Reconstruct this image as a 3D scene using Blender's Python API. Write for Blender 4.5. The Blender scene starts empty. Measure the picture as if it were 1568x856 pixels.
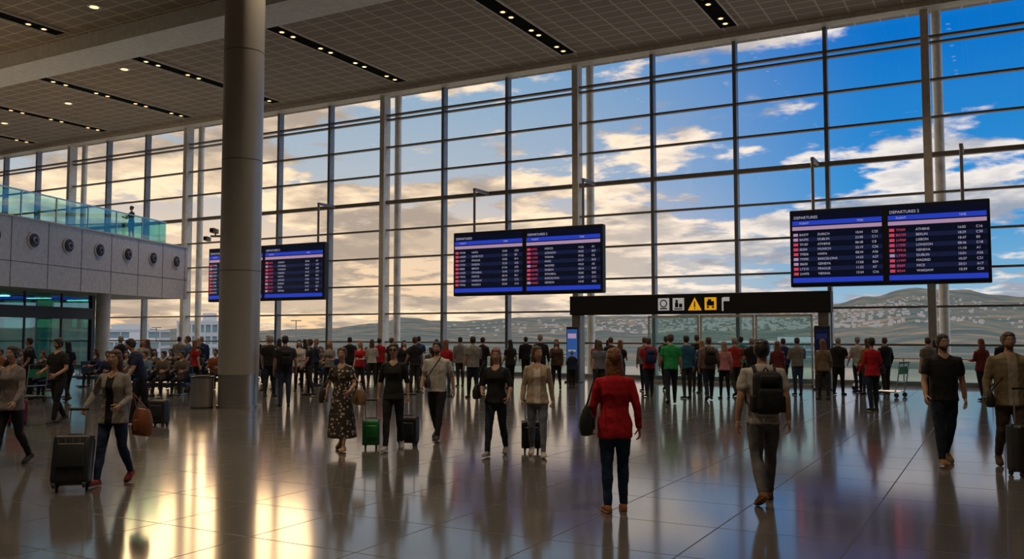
import bpy, bmesh, math, random
from mathutils import Vector, Matrix
from mathutils import noise as NZ
from mathutils.bvhtree import BVHTree
random.seed(7)
scene = bpy.context.scene
R = math.radians
BETA = R(28.8)
CB, SB = math.cos(BETA), math.sin(BETA)
WALL_Y = 34.4
CEIL = 13.5
BAY = 3.404

def W(lat, dep):
    """survey coordinates (metres right of / ahead of the tripod) -> building axes"""
    return (lat*CB - dep*SB, lat*SB + dep*CB)

# ------------------------------------------------------------------ materials
MATS = {}
def mat(name, col, rough=0.6, metal=0.0, bump=0.0, bscale=40.0, var=0.12, vscale=6.0, emit=0.0, spec=0.5, ecol=None):
    if name in MATS: return MATS[name]
    m = bpy.data.materials.new(name); m.use_nodes = True
    nt = m.node_tree; b = nt.nodes['Principled BSDF']
    b.inputs['Roughness'].default_value = rough
    b.inputs['Metallic'].default_value = metal
    b.inputs['Specular IOR Level'].default_value = spec
    tc = nt.nodes.new('ShaderNodeTexCoord')
    n = nt.nodes.new('ShaderNodeTexNoise'); n.inputs['Scale'].default_value = vscale; n.inputs['Detail'].default_value = 4
    nt.links.new(tc.outputs['Object'], n.inputs['Vector'])
    r = nt.nodes.new('ShaderNodeValToRGB')
    r.color_ramp.elements[0].position = 0.3; r.color_ramp.elements[1].position = 0.7
    r.color_ramp.elements[0].color = [c*(1-var) for c in col[:3]]+[1]
    r.color_ramp.elements[1].color = [min(1, c*(1+var)) for c in col[:3]]+[1]
    nt.links.new(n.outputs['Fac'], r.inputs['Fac'])
    nt.links.new(r.outputs['Color'], b.inputs['Base Color'])
    if bump > 0:
        n2 = nt.nodes.new('ShaderNodeTexNoise'); n2.inputs['Scale'].default_value = bscale; n2.inputs['Detail'].default_value = 3
        nt.links.new(tc.outputs['Object'], n2.inputs['Vector'])
        bp = nt.nodes.new('ShaderNodeBump'); bp.inputs['Strength'].default_value = bump; bp.inputs['Distance'].default_value = 0.02
        nt.links.new(n2.outputs['Fac'], bp.inputs['Height']); nt.links.new(bp.outputs['Normal'], b.inputs['Normal'])
    if emit > 0:
        b.inputs['Emission Color'].default_value = list(ecol or col)[:3]+[1]
        b.inputs['Emission Strength'].default_value = emit
    MATS[name] = m
    return m

def cloth(col):
    key = 'cloth_%02x%02x%02x' % tuple(int(min(1, c)*255) for c in col)
    return mat(key, col, rough=0.85, bump=0.6, bscale=14, var=0.25, vscale=9, spec=0.25)

def glass(name, tint=(1, 1, 1), refl=0.08, rough=0.0):
    if name in MATS: return MATS[name]
    m = bpy.data.materials.new(name); m.use_nodes = True; nt = m.node_tree; nt.nodes.clear()
    o = nt.nodes.new('ShaderNodeOutputMaterial'); mx = nt.nodes.new('ShaderNodeMixShader')
    t = nt.nodes.new('ShaderNodeBsdfTransparent'); g = nt.nodes.new('ShaderNodeBsdfGlossy')
    t.inputs['Color'].default_value = (*tint, 1); g.inputs['Roughness'].default_value = rough
    g.inputs['Color'].default_value = (0.9, 0.95, 1, 1)
    mx.inputs[0].default_value = refl
    nt.links.new(t.outputs[0], mx.inputs[1]); nt.links.new(g.outputs[0], mx.inputs[2]); nt.links.new(mx.outputs[0], o.inputs[0])
    MATS[name] = m; return m

def tiled(name, c1, c2, grout, sx, sy, rough, mortar=0.006, speck=0.3, bump=0.15, spec=0.5, nscale=60):
    m = bpy.data.materials.new(name); m.use_nodes = True; nt = m.node_tree; b = nt.nodes['Principled BSDF']
    tc = nt.nodes.new('ShaderNodeTexCoord')
    br = nt.nodes.new('ShaderNodeTexBrick'); br.offset = 0; br.squash = 1
    br.inputs['Scale'].default_value = 1; br.inputs['Brick Width'].default_value = sx; br.inputs['Row Height'].default_value = sy
    br.inputs['Mortar Size'].default_value = mortar; br.inputs['Mortar Smooth'].default_value = 0.1
    br.inputs['Color1'].default_value = (*c1, 1); br.inputs['Color2'].default_value = (*c2, 1); br.inputs['Mortar'].default_value = (*grout, 1)
    nt.links.new(tc.outputs['Object'], br.inputs['Vector'])
    n = nt.nodes.new('ShaderNodeTexNoise'); n.inputs['Scale'].default_value = nscale; n.inputs['Detail'].default_value = 6
    nt.links.new(tc.outputs['Object'], n.inputs['Vector'])
    mx = nt.nodes.new('ShaderNodeMixRGB'); mx.blend_type = 'OVERLAY'; mx.inputs[0].default_value = speck
    nt.links.new(br.outputs['Color'], mx.inputs[1]); nt.links.new(n.outputs['Fac'], mx.inputs[2])
    nt.links.new(mx.outputs[0], b.inputs['Base Color'])
    mr = nt.nodes.new('ShaderNodeMapRange'); mr.inputs[1].default_value = 0; mr.inputs[2].default_value = 1
    mr.inputs[3].default_value = rough; mr.inputs[4].default_value = .6
    nt.links.new(br.outputs['Fac'], mr.inputs[0]); nt.links.new(mr.outputs[0], b.inputs['Roughness'])
    bp = nt.nodes.new('ShaderNodeBump'); bp.inputs['Strength'].default_value = bump; bp.inputs['Distance'].default_value = 0.004; bp.invert = True
    nt.links.new(br.outputs['Fac'], bp.inputs['Height']); nt.links.new(bp.outputs['Normal'], b.inputs['Normal'])
    b.inputs['Specular IOR Level'].default_value = spec
    return m

# ------------------------------------------------------------------ mesh builder
class MB:
    def __init__(s): s.v = []; s.f = []; s.m = []; s.mats = []
    def mi(s, m):
        if m not in s.mats: s.mats.append(m)
        return s.mats.index(m)
    def add(s, vs, fs, m):
        o = len(s.v); s.v.extend([tuple(v) for v in vs]); s.f.extend([tuple(i+o for i in f) for f in fs])
        k = s.mi(m); s.m.extend([k]*len(fs))
    def merge(s, o, M=None):
        off = len(s.v)
        s.v.extend([tuple(M @ Vector(v)) if M else v for v in o.v]); s.f.extend([tuple(i+off for i in f) for f in o.f])
        s.m.extend([s.mi(o.mats[k]) for k in o.m])
    def box(s, c, d, m, M=None):
        x, y, z = c; a, b_, c_ = d[0]/2, d[1]/2, d[2]/2
        vs = [Vector((x+i*a, y+j*b_, z+k*c_)) for i in (-1, 1) for j in (-1, 1) for k in (-1, 1)]
        if M: vs = [M @ v for v in vs]
        s.add(vs, [(0, 1, 3, 2), (4, 6, 7, 5), (0, 4, 5, 1), (2, 3, 7, 6), (0, 2, 6, 4), (1, 5, 7, 3)], m)
    def rbox(s, c, d, r, m, M=None, seg=3):
        bm = bmesh.new(); bmesh.ops.create_cube(bm, size=1)
        for v in bm.verts: v.co = Vector((v.co.x*d[0], v.co.y*d[1], v.co.z*d[2]))
        bmesh.ops.bevel(bm, geom=bm.edges[:], offset=r, segments=seg, affect='EDGES', profile=0.5)
        bm.verts.index_update()
        vs = [v.co+Vector(c) for v in bm.verts]
        if M: vs = [M @ v for v in vs]
        fs = [[v.index for v in f.verts] for f in bm.faces]; bm.free(); s.add(vs, fs, m)
    def cyl(s, a, b, r, m, n=16, r2=None):
        a = Vector(a); b = Vector(b); r2 = r if r2 is None else r2
        t = (b-a).normalized(); u = t.orthogonal().normalized(); w = t.cross(u)
        vs = []
        for c, rr in ((a, r), (b, r2)):
            for i in range(n):
                an = 2*math.pi*i/n; vs.append(c+(u*math.cos(an)+w*math.sin(an))*rr)
        fs = [(i, (i+1) % n, n+(i+1) % n, n+i) for i in range(n)]+[tuple(range(n))[::-1], tuple(range(n, 2*n))]
        s.add(vs, fs, m)
    def rings(s, rg, m, n=12, p=2.0):
        vs = []
        for c, ux, uy, rx, ry in rg:
            for i in range(n):
                a = 2*math.pi*i/n; ca, sa = math.cos(a), math.sin(a)
                e = 2.0/p
                vs.append(c+ux*(rx*math.copysign(abs(ca)**e, ca))+uy*(ry*math.copysign(abs(sa)**e, sa)))
        fs = []
        k = len(rg)
        for j in range(k-1):
            for i in range(n):
                fs.append((j*n+i, j*n+(i+1) % n, (j+1)*n+(i+1) % n, (j+1)*n+i))
        o = len(vs); vs += [rg[0][0], rg[-1][0]]
        for i in range(n):
            fs.append((o, (i+1) % n, i)); fs.append((o+1, (k-1)*n+i, (k-1)*n+(i+1) % n))
        s.add(vs, fs, m)
    def tube(s, pts, rad, m, n=10, flat=1.0, up=None, caps=True):
        pts = [Vector(p) for p in pts]; rg = []
        ux = None
        K = len(pts)
        for i in range(K):
            t = (pts[min(i+1, K-1)]-pts[max(i-1, 0)]).normalized()
            if ux is None:
                ux = Vector(up) if up else t.orthogonal()
            ux = (ux-t*ux.dot(t)).normalized()
            uy = t.cross(ux)
            r = rad[i]
            if i == 0 and caps:
                rg += [(pts[0]-t*r*.85, ux, uy, r*.45, r*.45*flat), (pts[0]-t*r*.5, ux, uy, r*.83, r*.83*flat)]
            rg.append((pts[i], ux, uy, r, r*flat))
            if i == K-1 and caps:
                rg += [(pts[i]+t*r*.5, ux, uy, r*.83, r*.83*flat), (pts[i]+t*r*.85, ux, uy, r*.45, r*.45*flat)]
        s.rings(rg, m, n)
    def ell(s, c, r, m, n=12, k=8, M=None):
        c = Vector(c); rg = []
        for j in range(1, k):
            a = math.pi*j/k-math.pi/2
            rg.append((c+Vector((0, 0, r[2]*math.sin(a))), Vector((1, 0, 0)), Vector((0, 1, 0)), r[0]*math.cos(a), r[1]*math.cos(a)))
        o = len(s.v)
        s.rings(rg, m, n)
        s.v[-2] = tuple(c-Vector((0, 0, r[2]))); s.v[-1] = tuple(c+Vector((0, 0, r[2])))
        if M:
            for i in range(o, len(s.v)): s.v[i] = tuple(M @ Vector(s.v[i]))
    def obj(s, name, M=None, smooth=False, parent=None, angle=None):
        me = bpy.data.meshes.new(name); me.from_pydata(s.v, [], s.f)
        for m in s.mats: me.materials.append(m)
        me.polygons.foreach_set('material_index', s.m)
        bm = bmesh.new(); bm.from_mesh(me); bmesh.ops.recalc_face_normals(bm, faces=bm.faces[:]); bm.to_mesh(me); bm.free()
        if smooth: me.polygons.foreach_set('use_smooth', [True]*len(me.polygons))
        me.update()
        if angle:
            try: me.set_sharp_from_angle(angle=R(angle))
            except Exception: pass
        o = bpy.data.objects.new(name, me); scene.collection.objects.link(o)
        if M: o.matrix_world = M
        if parent: o.parent = parent
        return o

def TR(lat, dep, yaw=0, z=0):
    x, y = W(lat, dep)
    return Matrix.Translation((x, y, z)) @ Matrix.Rotation(BETA+R(yaw), 4, 'Z')

# ------------------------------------------------------------------ room
m_floor = tiled('polished_granite_floor', (.098, .093, .089), (.122, .115, .108), (.02, .019, .018), 1.2, 1.2, 0.11, mortar=0.008, speck=.5, nscale=70, spec=.7)
m_ceil = tiled('perforated_ceiling_panels', (.26, .205, .155), (.30, .24, .185), (.62, .51, .39), .9, .6, 0.6, mortar=0.030, speck=.3, nscale=25, spec=.3, bump=0)
m_wall = mat('painted_wall', (.5, .47, .43), .6, bump=.1)
m_frame = mat('window_frame_metal', (.24, .22, .195), .38, .3)
m_framelt = mat('window_column_paint', (.74, .67, .56), .45, .05)
m_glass = glass('window_glass', (.97, .985, 1), .04)
m_black = mat('black_metal', (.010, .010, .011), .6)
m_slot = mat('slot_black', (.006, .006, .006), .95, spec=.05)
m_white = mat('white_panel', (.70, .68, .65), .4)
m_steel = mat('brushed_steel', (.55, .53, .50), .28, .9, var=.06, vscale=2)
m_dark = mat('dark_plastic', (.03, .03, .034), .5)
m_teal = glass('teal_glass', (.62, .86, .82), .12)
m_lamp = mat('warm_downlight', (1, .72, .38), .5, emit=2.6, ecol=(1, .56, .22))

XL, XR, YB = -68.0, 22.0, -14.0
b = MB(); b.box(((XL+XR)/2, (YB+WALL_Y)/2+.15, -.1), (XR-XL, WALL_Y-YB+.3, .2), m_floor); b.obj('floor')
b = MB(); b.box(((XL+XR)/2, (YB+WALL_Y)/2+.4, CEIL+.15), (XR-XL, WALL_Y-YB+.8, .3), m_ceil); b.obj('ceiling')
b = MB(); b.box((XL-.1, (YB+WALL_Y)/2, CEIL/2), (.2, WALL_Y-YB, CEIL), m_wall); b.obj('wall_left')
b = MB(); b.box((XR+.1, (YB+WALL_Y)/2, CEIL/2), (.2, WALL_Y-YB, CEIL), m_wall); b.obj('wall_right')
b = MB(); b.box(((XL+XR)/2, YB-.1, CEIL/2), (XR-XL, .2, CEIL), m_wall); b.obj('wall_back')
b = MB(); b.box(((XL+XR)/2, 22.6, CEIL-.3), (XR-XL, 1.7, .6), m_white); b.obj('ceiling_beam')
b = MB(); b.box(((XL+XR)/2, WALL_Y-.40, CEIL-.10), (XR-XL, .6, .20), m_framelt); b.obj('trim_1')

rows = [13.5-1.34*k for k in range(0, 11)]
n = 0
for k in range(-7, 20):
    x1 = -2.08-BAY*k; x0 = x1-BAY
    if x0 < XL or x1 > XR: continue
    n += 1
    b = MB()
    b.box((x1, WALL_Y, CEIL/2), (.14, .34, CEIL), m_frame)
    for i, z in enumerate(rows):
        th = .075
        if abs(z-8.14) < .05: th = .17
        if z < .3: continue
        b.box(((x0+x1)/2, WALL_Y-.02, z), (BAY, .20, th), m_frame)
        if i == 1: b.box(((x0+x1)/2, WALL_Y-.02, z+.22), (BAY, .20, .08), m_frame)
    b.box(((x0+x1)/2, WALL_Y, .08), (BAY, .3, .16), m_frame)
    b.add([(x0, WALL_Y, .1), (x1, WALL_Y, .1), (x1, WALL_Y, CEIL), (x0, WALL_Y, CEIL)], [(0, 1, 2, 3)], m_glass)
    b.obj('window_%d' % n)
for k in (0, 4, 7, 11, 14, 17, -4):
    x = -2.08-BAY*k
    b = MB(); b.cyl((x+.34, WALL_Y+.55, 0), (x+.34, WALL_Y+.55, CEIL), .17, m_framelt, 24)
    b.box((x, WALL_Y-.05, CEIL/2), (.26, .5, CEIL), m_framelt)
    b.obj('facade_column', smooth=True, angle=40)

def spot(x, y, z, e, col=(1, .76, .50), ang=120):
    l = bpy.data.lights.new('ceiling_spot', 'SPOT'); l.energy = e; l.color = col; l.spot_size = R(ang); l.spot_blend = 1; l.shadow_soft_size = .12
    o = bpy.data.objects.new('ceiling_spot', l); scene.collection.objects.link(o); o.location = (x, y, z)
for X in (-1.4, -8.7, -15.4, -23.9, -31.6, -37.9, -44.7, -51.3, -58.5):
    for y0, y1 in ((24.4, 32.9), (12.5, 21.2), (1.5, 9.5)):
        b = MB(); zc = CEIL-.03
        b.box((X, (y0+y1)/2, zc), (.66, y1-y0, .06), m_slot)
        for sx in (-.35, .35): b.box((X+sx, (y0+y1)/2, CEIL-.045), (.04, y1-y0, .09), m_framelt)
        y = y0+.7; i = 0
        while y < y1-.3:
            b.cyl((X, y, CEIL-.10), (X, y, CEIL-.06), .14, m_dark, 14)
            b.cyl((X, y, CEIL-.105), (X, y, CEIL-.10), .085, m_lamp, 14)
            i += 1; y += .62 if i % 2 else 1.6
        b.obj('linear_ceiling_light')
        if X > -52 and y0 > 1.6 or X > -30: spot(X, (y0+y1)/2, CEIL-.2, 480 if y0 > 20 else 900)
for X, Y in ((-28, 20), (-33.5, 25.5), (-41, 28), (-36, 18), (-48, 29)):
    b = MB(); b.cyl((X, Y, CEIL-.05), (X, Y, CEIL), .24, m_white, 20); b.cyl((X, Y, CEIL-.055), (X, Y, CEIL-.05), .15, m_lamp, 20)
    b.obj('ceiling_downlight')

# ------------------------------------------------------------------ big column, bin, cctv
b = MB(); cx, cy = W(-6.87, 22.4)
m_col = mat('column_cladding', (.42, .395, .36), .36, .25, var=.05, vscale=1)
b.cyl((cx, cy, .82), (cx, cy, CEIL), .50, m_col, 64)
b.cyl((cx, cy, .06), (cx, cy, .82), .485, m_steel, 64); b.cyl((cx, cy, 0), (cx, cy, .06), .52, m_steel, 64)
for z in (3.4, 6.2, 9.0, 11.8): b.cyl((cx, cy, z), (cx, cy, z+.015), .502, m_dark, 64)
b.obj('round_column', smooth=True, angle=30)
b = MB()
b.cyl((0, 0, .03), (0, 0, .74), .28, m_steel, 32); b.cyl((0, 0, .74), (0, 0, .78), .29, m_dark, 32); b.cyl((0, 0, .78), (0, 0, .80), .2, m_black, 32); b.cyl((0, 0, 0), (0, 0, .03), .27, m_dark, 32)
b.obj('litter_bin', TR(-7.70, 22.2), smooth=True, angle=30)
b = MB()
b.tube([(-.54, 0, 4.30), (-.75, 0, 4.30)], [.03, .03], m_white); b.rbox((-.64, -.12, 4.42), (.13, .36, .12), .02, m_white)
b.rbox((-.82, -.1, 4.22), (.11, .3, .11), .02, m_white); b.cyl((-.64, -.30, 4.42), (-.64, -.32, 4.42), .045, m_black); b.cyl((-.82, -.25, 4.22), (-.82, -.27, 4.22), .04, m_black)
b.tube([(-.64, 0, 4.30), (-.64, -.05, 4.40)], [.02, .02], m_white)
b.obj('security_camera', TR(-6.87, 22.4), smooth=True, angle=30)

# ------------------------------------------------------------------ flight boards
m_scr = mat('screen_navy', (.004, .006, .016), .25, emit=.18, ecol=(.008, .012, .04))
m_blue = mat('screen_blue', (.01, .03, .3), .3, emit=.6, ecol=(.02, .05, .62))
m_lil = mat('screen_lilac', (.3, .25, .5), .3, emit=.42, ecol=(.70, .42, .68))
m_txt = mat('screen_text', (.5, .5, .6), .4, emit=.42, ecol=(.62, .60, .85))
m_red = mat('screen_red', (.5, .05, .08), .4, emit=.5, ecol=(.85, .07, .12))
m_rowb = mat('screen_row', (.01, .015, .05), .3, emit=.2, ecol=(.02, .03, .12))
CITY = ['LISBON', 'MADRID', 'PARIS', 'HAIFA', 'ATHENS', 'ROME FCO', 'ZURICH', 'LONDON', 'VIENNA', 'ISTANBUL', 'BERLIN', 'PORTO', 'OSLO', 'MUNICH', 'PRAGUE', 'DUBLIN', 'WARSAW', 'BARCELONA', 'GENEVA', 'NICE']
def text(parent, body, x, y, z, size, m, sl=1.0, align='LEFT'):
    c = bpy.data.curves.new('text', 'FONT'); c.body = body; c.size = size; c.space_line = sl; c.align_x = align
    c.materials.append(m); o = bpy.data.objects.new('text', c); scene.collection.objects.link(o)
    o.parent = parent; o.location = (x, y, z); o.rotation_euler = (R(90), 0, 0); return o
def board(x0, x1, z0, z1, Y, hang):
    e = bpy.data.objects.new('flight_information_board', None); scene.collection.objects.link(e)
    e.location = ((x0+x1)/2, Y, z0)
    w = x1-x0; h = z1-z0
    b = MB(); b.rbox((0, 0, h/2), (w, .34, h), .04, m_black)
    for sx in hang:
        b.cyl((sx, .05, h), (sx, .05, 8.14-z0), .055, m_frame, 10); b.box((sx, .65, 8.14-z0), (.12, 1.25, .12), m_frame)
    sw = w/2-.16
    for c in (-w/4, w/4):
        xa = c-sw/2+.02
        b.box((c, -.175, h/2), (sw, .02, h-.2), m_scr)
        b.box((c, -.19, h-.48), (sw-.04, .01, .16), m_blue); b.box((c, -.19, .24), (sw-.04, .01, .17), m_blue)
        b.box((c, -.19, h-.67), (sw-.04, .01, .13), m_lil)
        zz = h-.90
        for r in range(9):
            z = zz-r*.175
            b.box((xa+.11, -.19, z), (.16, .01, .10), m_red if random.random() < .8 else m_lil)
            if r % 2: b.box((c, -.187, z), (sw-.04, .004, .15), m_rowb)
    b.obj('housing', parent=e)
    for c in (-w/4, w/4):
        xa = c-sw/2+.02
        T = lambda bd, x, z, s, m=m_txt, sl=1.0: text(e, bd, x, -.20, z, s, m, sl)
        T('DEPARTURES' if c < 0 else 'DEPARTURES 2', xa+.05, h-.33, .14)
        T('FLIGHT', xa+.25, h-.52, .10); T('TIME', xa+sw*.72, h-.52, .10)
        random.shuffle(CITY); S = .115; sl = .175/S
        T('\n'.join('%s%03d' % (random.choice(['LY', 'IB', 'TP', 'BA', 'LH']), random.randint(100, 999)) for _ in range(9)), xa+.24, h-.94, S, m_red if c > 0 else m_txt, sl=sl)
        T('\n'.join(CITY[:9]), xa+.86, h-.94, S, sl=sl)
        T('\n'.join('%02d:%02d' % (random.randint(6, 23), random.randint(0, 59)) for _ in range(9)), xa+sw*.70, h-.94, S, sl=sl)
        T('\n'.join('%s%d' % (random.choice('ABC'), random.randint(1, 30)) for _ in range(9)), xa+sw*.88, h-.94, S, sl=sl)
    return e
board(-20.99, -13.9, 3.47, 6.25, 33.0, (-2.6, 2.6))
board(-6.59, -.20, 3.50, 6.27, 33.0, (-2.4, 2.4))
board(-36.1, -28.3, 3.47, 6.25, 33.0, (-2.6, 3.3))

# ------------------------------------------------------------------ gate portal with sign
m_signw = mat('sign_white', (.6, .6, .6), .4, emit=.35); m_signy = mat('sign_yellow', (.95, .5, .02), .4, emit=.5, ecol=(1, .45, .01))
b = MB(); PX0, PX1, PY = -14.4, -4.9, 31.0
b.rbox(((PX0+PX1)/2, PY, 2.9), (PX1-PX0, .5, .72), .03, m_black)
xc = PX0+3.75
def icon(x, kind):
    yy = PY-.26
    if kind == 't':
        b.add([(x-.25, yy, 2.66), (x+.25, yy, 2.66), (x, yy, 3.12)], [(0, 1, 2)], m_signy)
        b.add([(x-.03, yy-.01, 2.78), (x+.03, yy-.01, 2.78), (x+.02, yy-.01, 2.98), (x-.02, yy-.01, 2.98)], [(0, 1, 2, 3)], m_black)
        b.box((x, yy-.01, 2.73), (.05, .01, .04), m_black)
    else:
        b.rbox((x, yy, 2.89), (.42, .02, .44), .008, m_signy if kind == 'y' else m_signw)
        if kind == 'o':
            b.cyl((x, yy-.012, 2.92), (x, yy-.02, 2.92), .14, m_black); b.cyl((x, yy-.02, 2.92), (x, yy-.024, 2.92), .10, m_signw); b.box((x, yy-.015, 2.74), (.26, .01, .05), m_black)
        elif kind == 'w':
            b.cyl((x-.06, yy-.012, 3.0), (x-.06, yy-.02, 3.0), .05, m_black); b.box((x-.06, yy-.015, 2.86), (.12, .01, .18), m_black); b.box((x+.09, yy-.015, 2.84), (.12, .01, .14), m_black); b.box((x, yy-.015, 2.72), (.3, .01, .04), m_black)
        else:
            b.box((x, yy-.015, 2.90), (.26, .01, .16), m_black); b.box((x-.03, yy-.016, 3.0), (.12, .01, .1), m_black); b.cyl((x-.09, yy-.012, 2.77), (x-.09, yy-.02, 2.77), .04, m_black); b.cyl((x+.09, yy-.012, 2.77), (x+.09, yy-.02, 2.77), .04, m_black)
icon(xc, 'o'); icon(xc+.55, 'w'); icon(xc+1.15, 't'); icon(xc+1.72, 'y')
b.box((xc+2.15, PY-.26, 2.86), (.05, .01, .46), m_signw); b.box((xc+2.28, PY-.26, 3.04), (.22, .01, .14), m_signw)
for px in (PX0+.25, PX1-.25):
    b.rbox((px, PY, 1.27), (.34, .45, 2.54), .02, m_frame)
b.obj('gate_sign_portal')
m_sb = mat('blue_poster', (.03, .12, .4), .4, emit=.35, ecol=(.04, .14, .5))
for px, c in ((PX0+.25, m_sb), (PX1-.25, m_scr)):
    b = MB(); b.rbox((0, 0, 1.05), (.5, .16, 2.1), .03, m_dark); b.box((0, -.085, 1.35), (.42, .01, 1.3), c); b.box((0, -.093, 1.75), (.34, .004, .18), m_rowb if c is m_scr else m_lil); b.box((0, -.093, 1.2), (.3, .004, .06), m_signw); b.rbox((0, 0, .03), (.6, .3, .06), .01, m_dark)
    b.obj('information_totem', Matrix.Translation((px, PY-.48, 0)))
for i, px in enumerate((-11.6, -9.6, -7.6)):
    b = MB(); b.box((0, 0, 1.25), (.06, .08, 2.5), m_framelt); b.box((1.9, 0, 1.25), (.06, .08, 2.5), m_framelt); b.box((.95, 0, .05), (1.9, .08, .1), m_framelt); b.box((.95, 0, 2.47), (1.9, .08, .08), m_framelt)
    b.box((.95, 0, 1.25), (1.84, .015, 2.4), glass('door_glass', (.8, .95, .92), .1)); b.cyl((.12, -.08, .9), (.12, -.08, 1.5), .015, m_steel)
    b.obj('door_%d' % (i+1), Matrix.Translation((px, PY+.8, 0)))

# ------------------------------------------------------------------ mezzanine
mz = bpy.data.objects.new('mezzanine', None); scene.collection.objects.link(mz)
x, y = W(-18.7, 32.5); MZ = Matrix.Translation((x, y, 0)) @ Matrix.Rotation(R(19.3), 4, 'Z'); mz.matrix_world = MZ
b = MB()
b.box((-.15, -3.6, 4.92), (.3, 33, 2.66), m_white)
b.box((-7, -3.6, 5.9), (13.6, 33, .4), m_white)
b.box((-7, -3.6, 3.68), (13.6, 33, .16), m_wall)
b.box((-7, 12.7, 4.92), (13.6, .3, 2.66), m_white)
yy = -20
while yy < 12.9: b.box((.003, yy, 4.92), (.012, .025, 2.66), m_dark); yy += 2.04
b.box((.003, -3.6, 4.55), (.012, 33, .02), m_dark); b.box((.02, -3.6, 6.22), (.1, 33, .06), m_white)
for i in range(-9, 6):
    a = 1.56+2.04*i
    b.cyl((0, a, 5.42), (.05, a, 5.42), .33, m_white, 28); b.cyl((.03, a, 5.42), (.08, a, 5.42), .26, m_dark, 28); b.cyl((.05, a, 5.42), (.15, a, 5.42), .16, m_frame, 24, .13); b.cyl((.1, a, 5.42), (.16, a, 5.42), .08, m_black, 20)
b.obj('slab_and_fascia', parent=mz)
b = MB()
yy = -19
while yy < 10.5:
    b.box((-.12, yy+.98, 6.75), (.025, 1.94, 1.0), m_teal); b.box((-.12, yy, 6.75), (.04, .05, 1.0), m_steel); yy += 2.0
b.box((-.12, -4, 7.28), (.06, 30, .05), m_steel); b.box((-4, 11, 6.75), (7.8, .025, 1.0), m_teal); b.box((-4, 11, 7.28), (7.8, .06, .05), m_steel)
for a in (-12, -6, 0): b.box((-3.2, a, 6.75), (.02, 4.5, 1.3), m_teal); b.rbox((-3.2, a, 6.4), (1.2, 3.2, .6), .03, m_dark)
b.obj('balustrade', parent=mz)
b = MB()
for a in (-13, -5.5, 7.07): b.cyl((-.7, a, 0), (-.7, a, 3.6), .30, m_white, 28)
b.obj('support_column', parent=mz, smooth=True, angle=40)
b = MB()
m_shop = glass('shopfront_glass', (.40, .72, .68), .22, .02)
b.box((-2.2, -5.6, 1.8), (.03, 28, 3.5), m_shop)
yy = -19
while yy < 9: b.box((-2.2, yy, 1.8), (.08, .08, 3.6), m_dark); yy += 2.3
b.box((-2.1, -5.6, 2.75), (.2, 28, .5), m_dark)
b.box((-2.2, 8.4, 1.8), (.2, .2, 3.6), m_dark); b.box((-7.5, 8.4, 1.8), (10.5, .03, 3.5), m_shop); b.box((-11, -5.6, 1.8), (.2, 28, 3.5), mat('shop_back_wall', (.30, .42, .40), .6))
for a in range(-18, 8, 3): b.rbox((-8, a, .8), (.8, 1.8, 1.6), .04, mat('shop_shelf', (.22, .32, .30), .6)); b.box((-6, a+1, 3.55), (1.2, .2, .04), mat('shop_strip_light', (.8, 1, .95), .5, emit=6, ecol=(.7, 1, .92)))
b.obj('shopfront', parent=mz)
t = text(mz, 'ARRIVALS  CAFE & DUTY FREE', 0, 0, 0, .34, mat('shop_sign_letters', (.7, .75, .7), .5, emit=.3)); t.rotation_euler = (R(90), 0, R(90)); t.location = (-1.97, -7.5, 2.63)
t.name = 'sign_letters'

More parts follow.
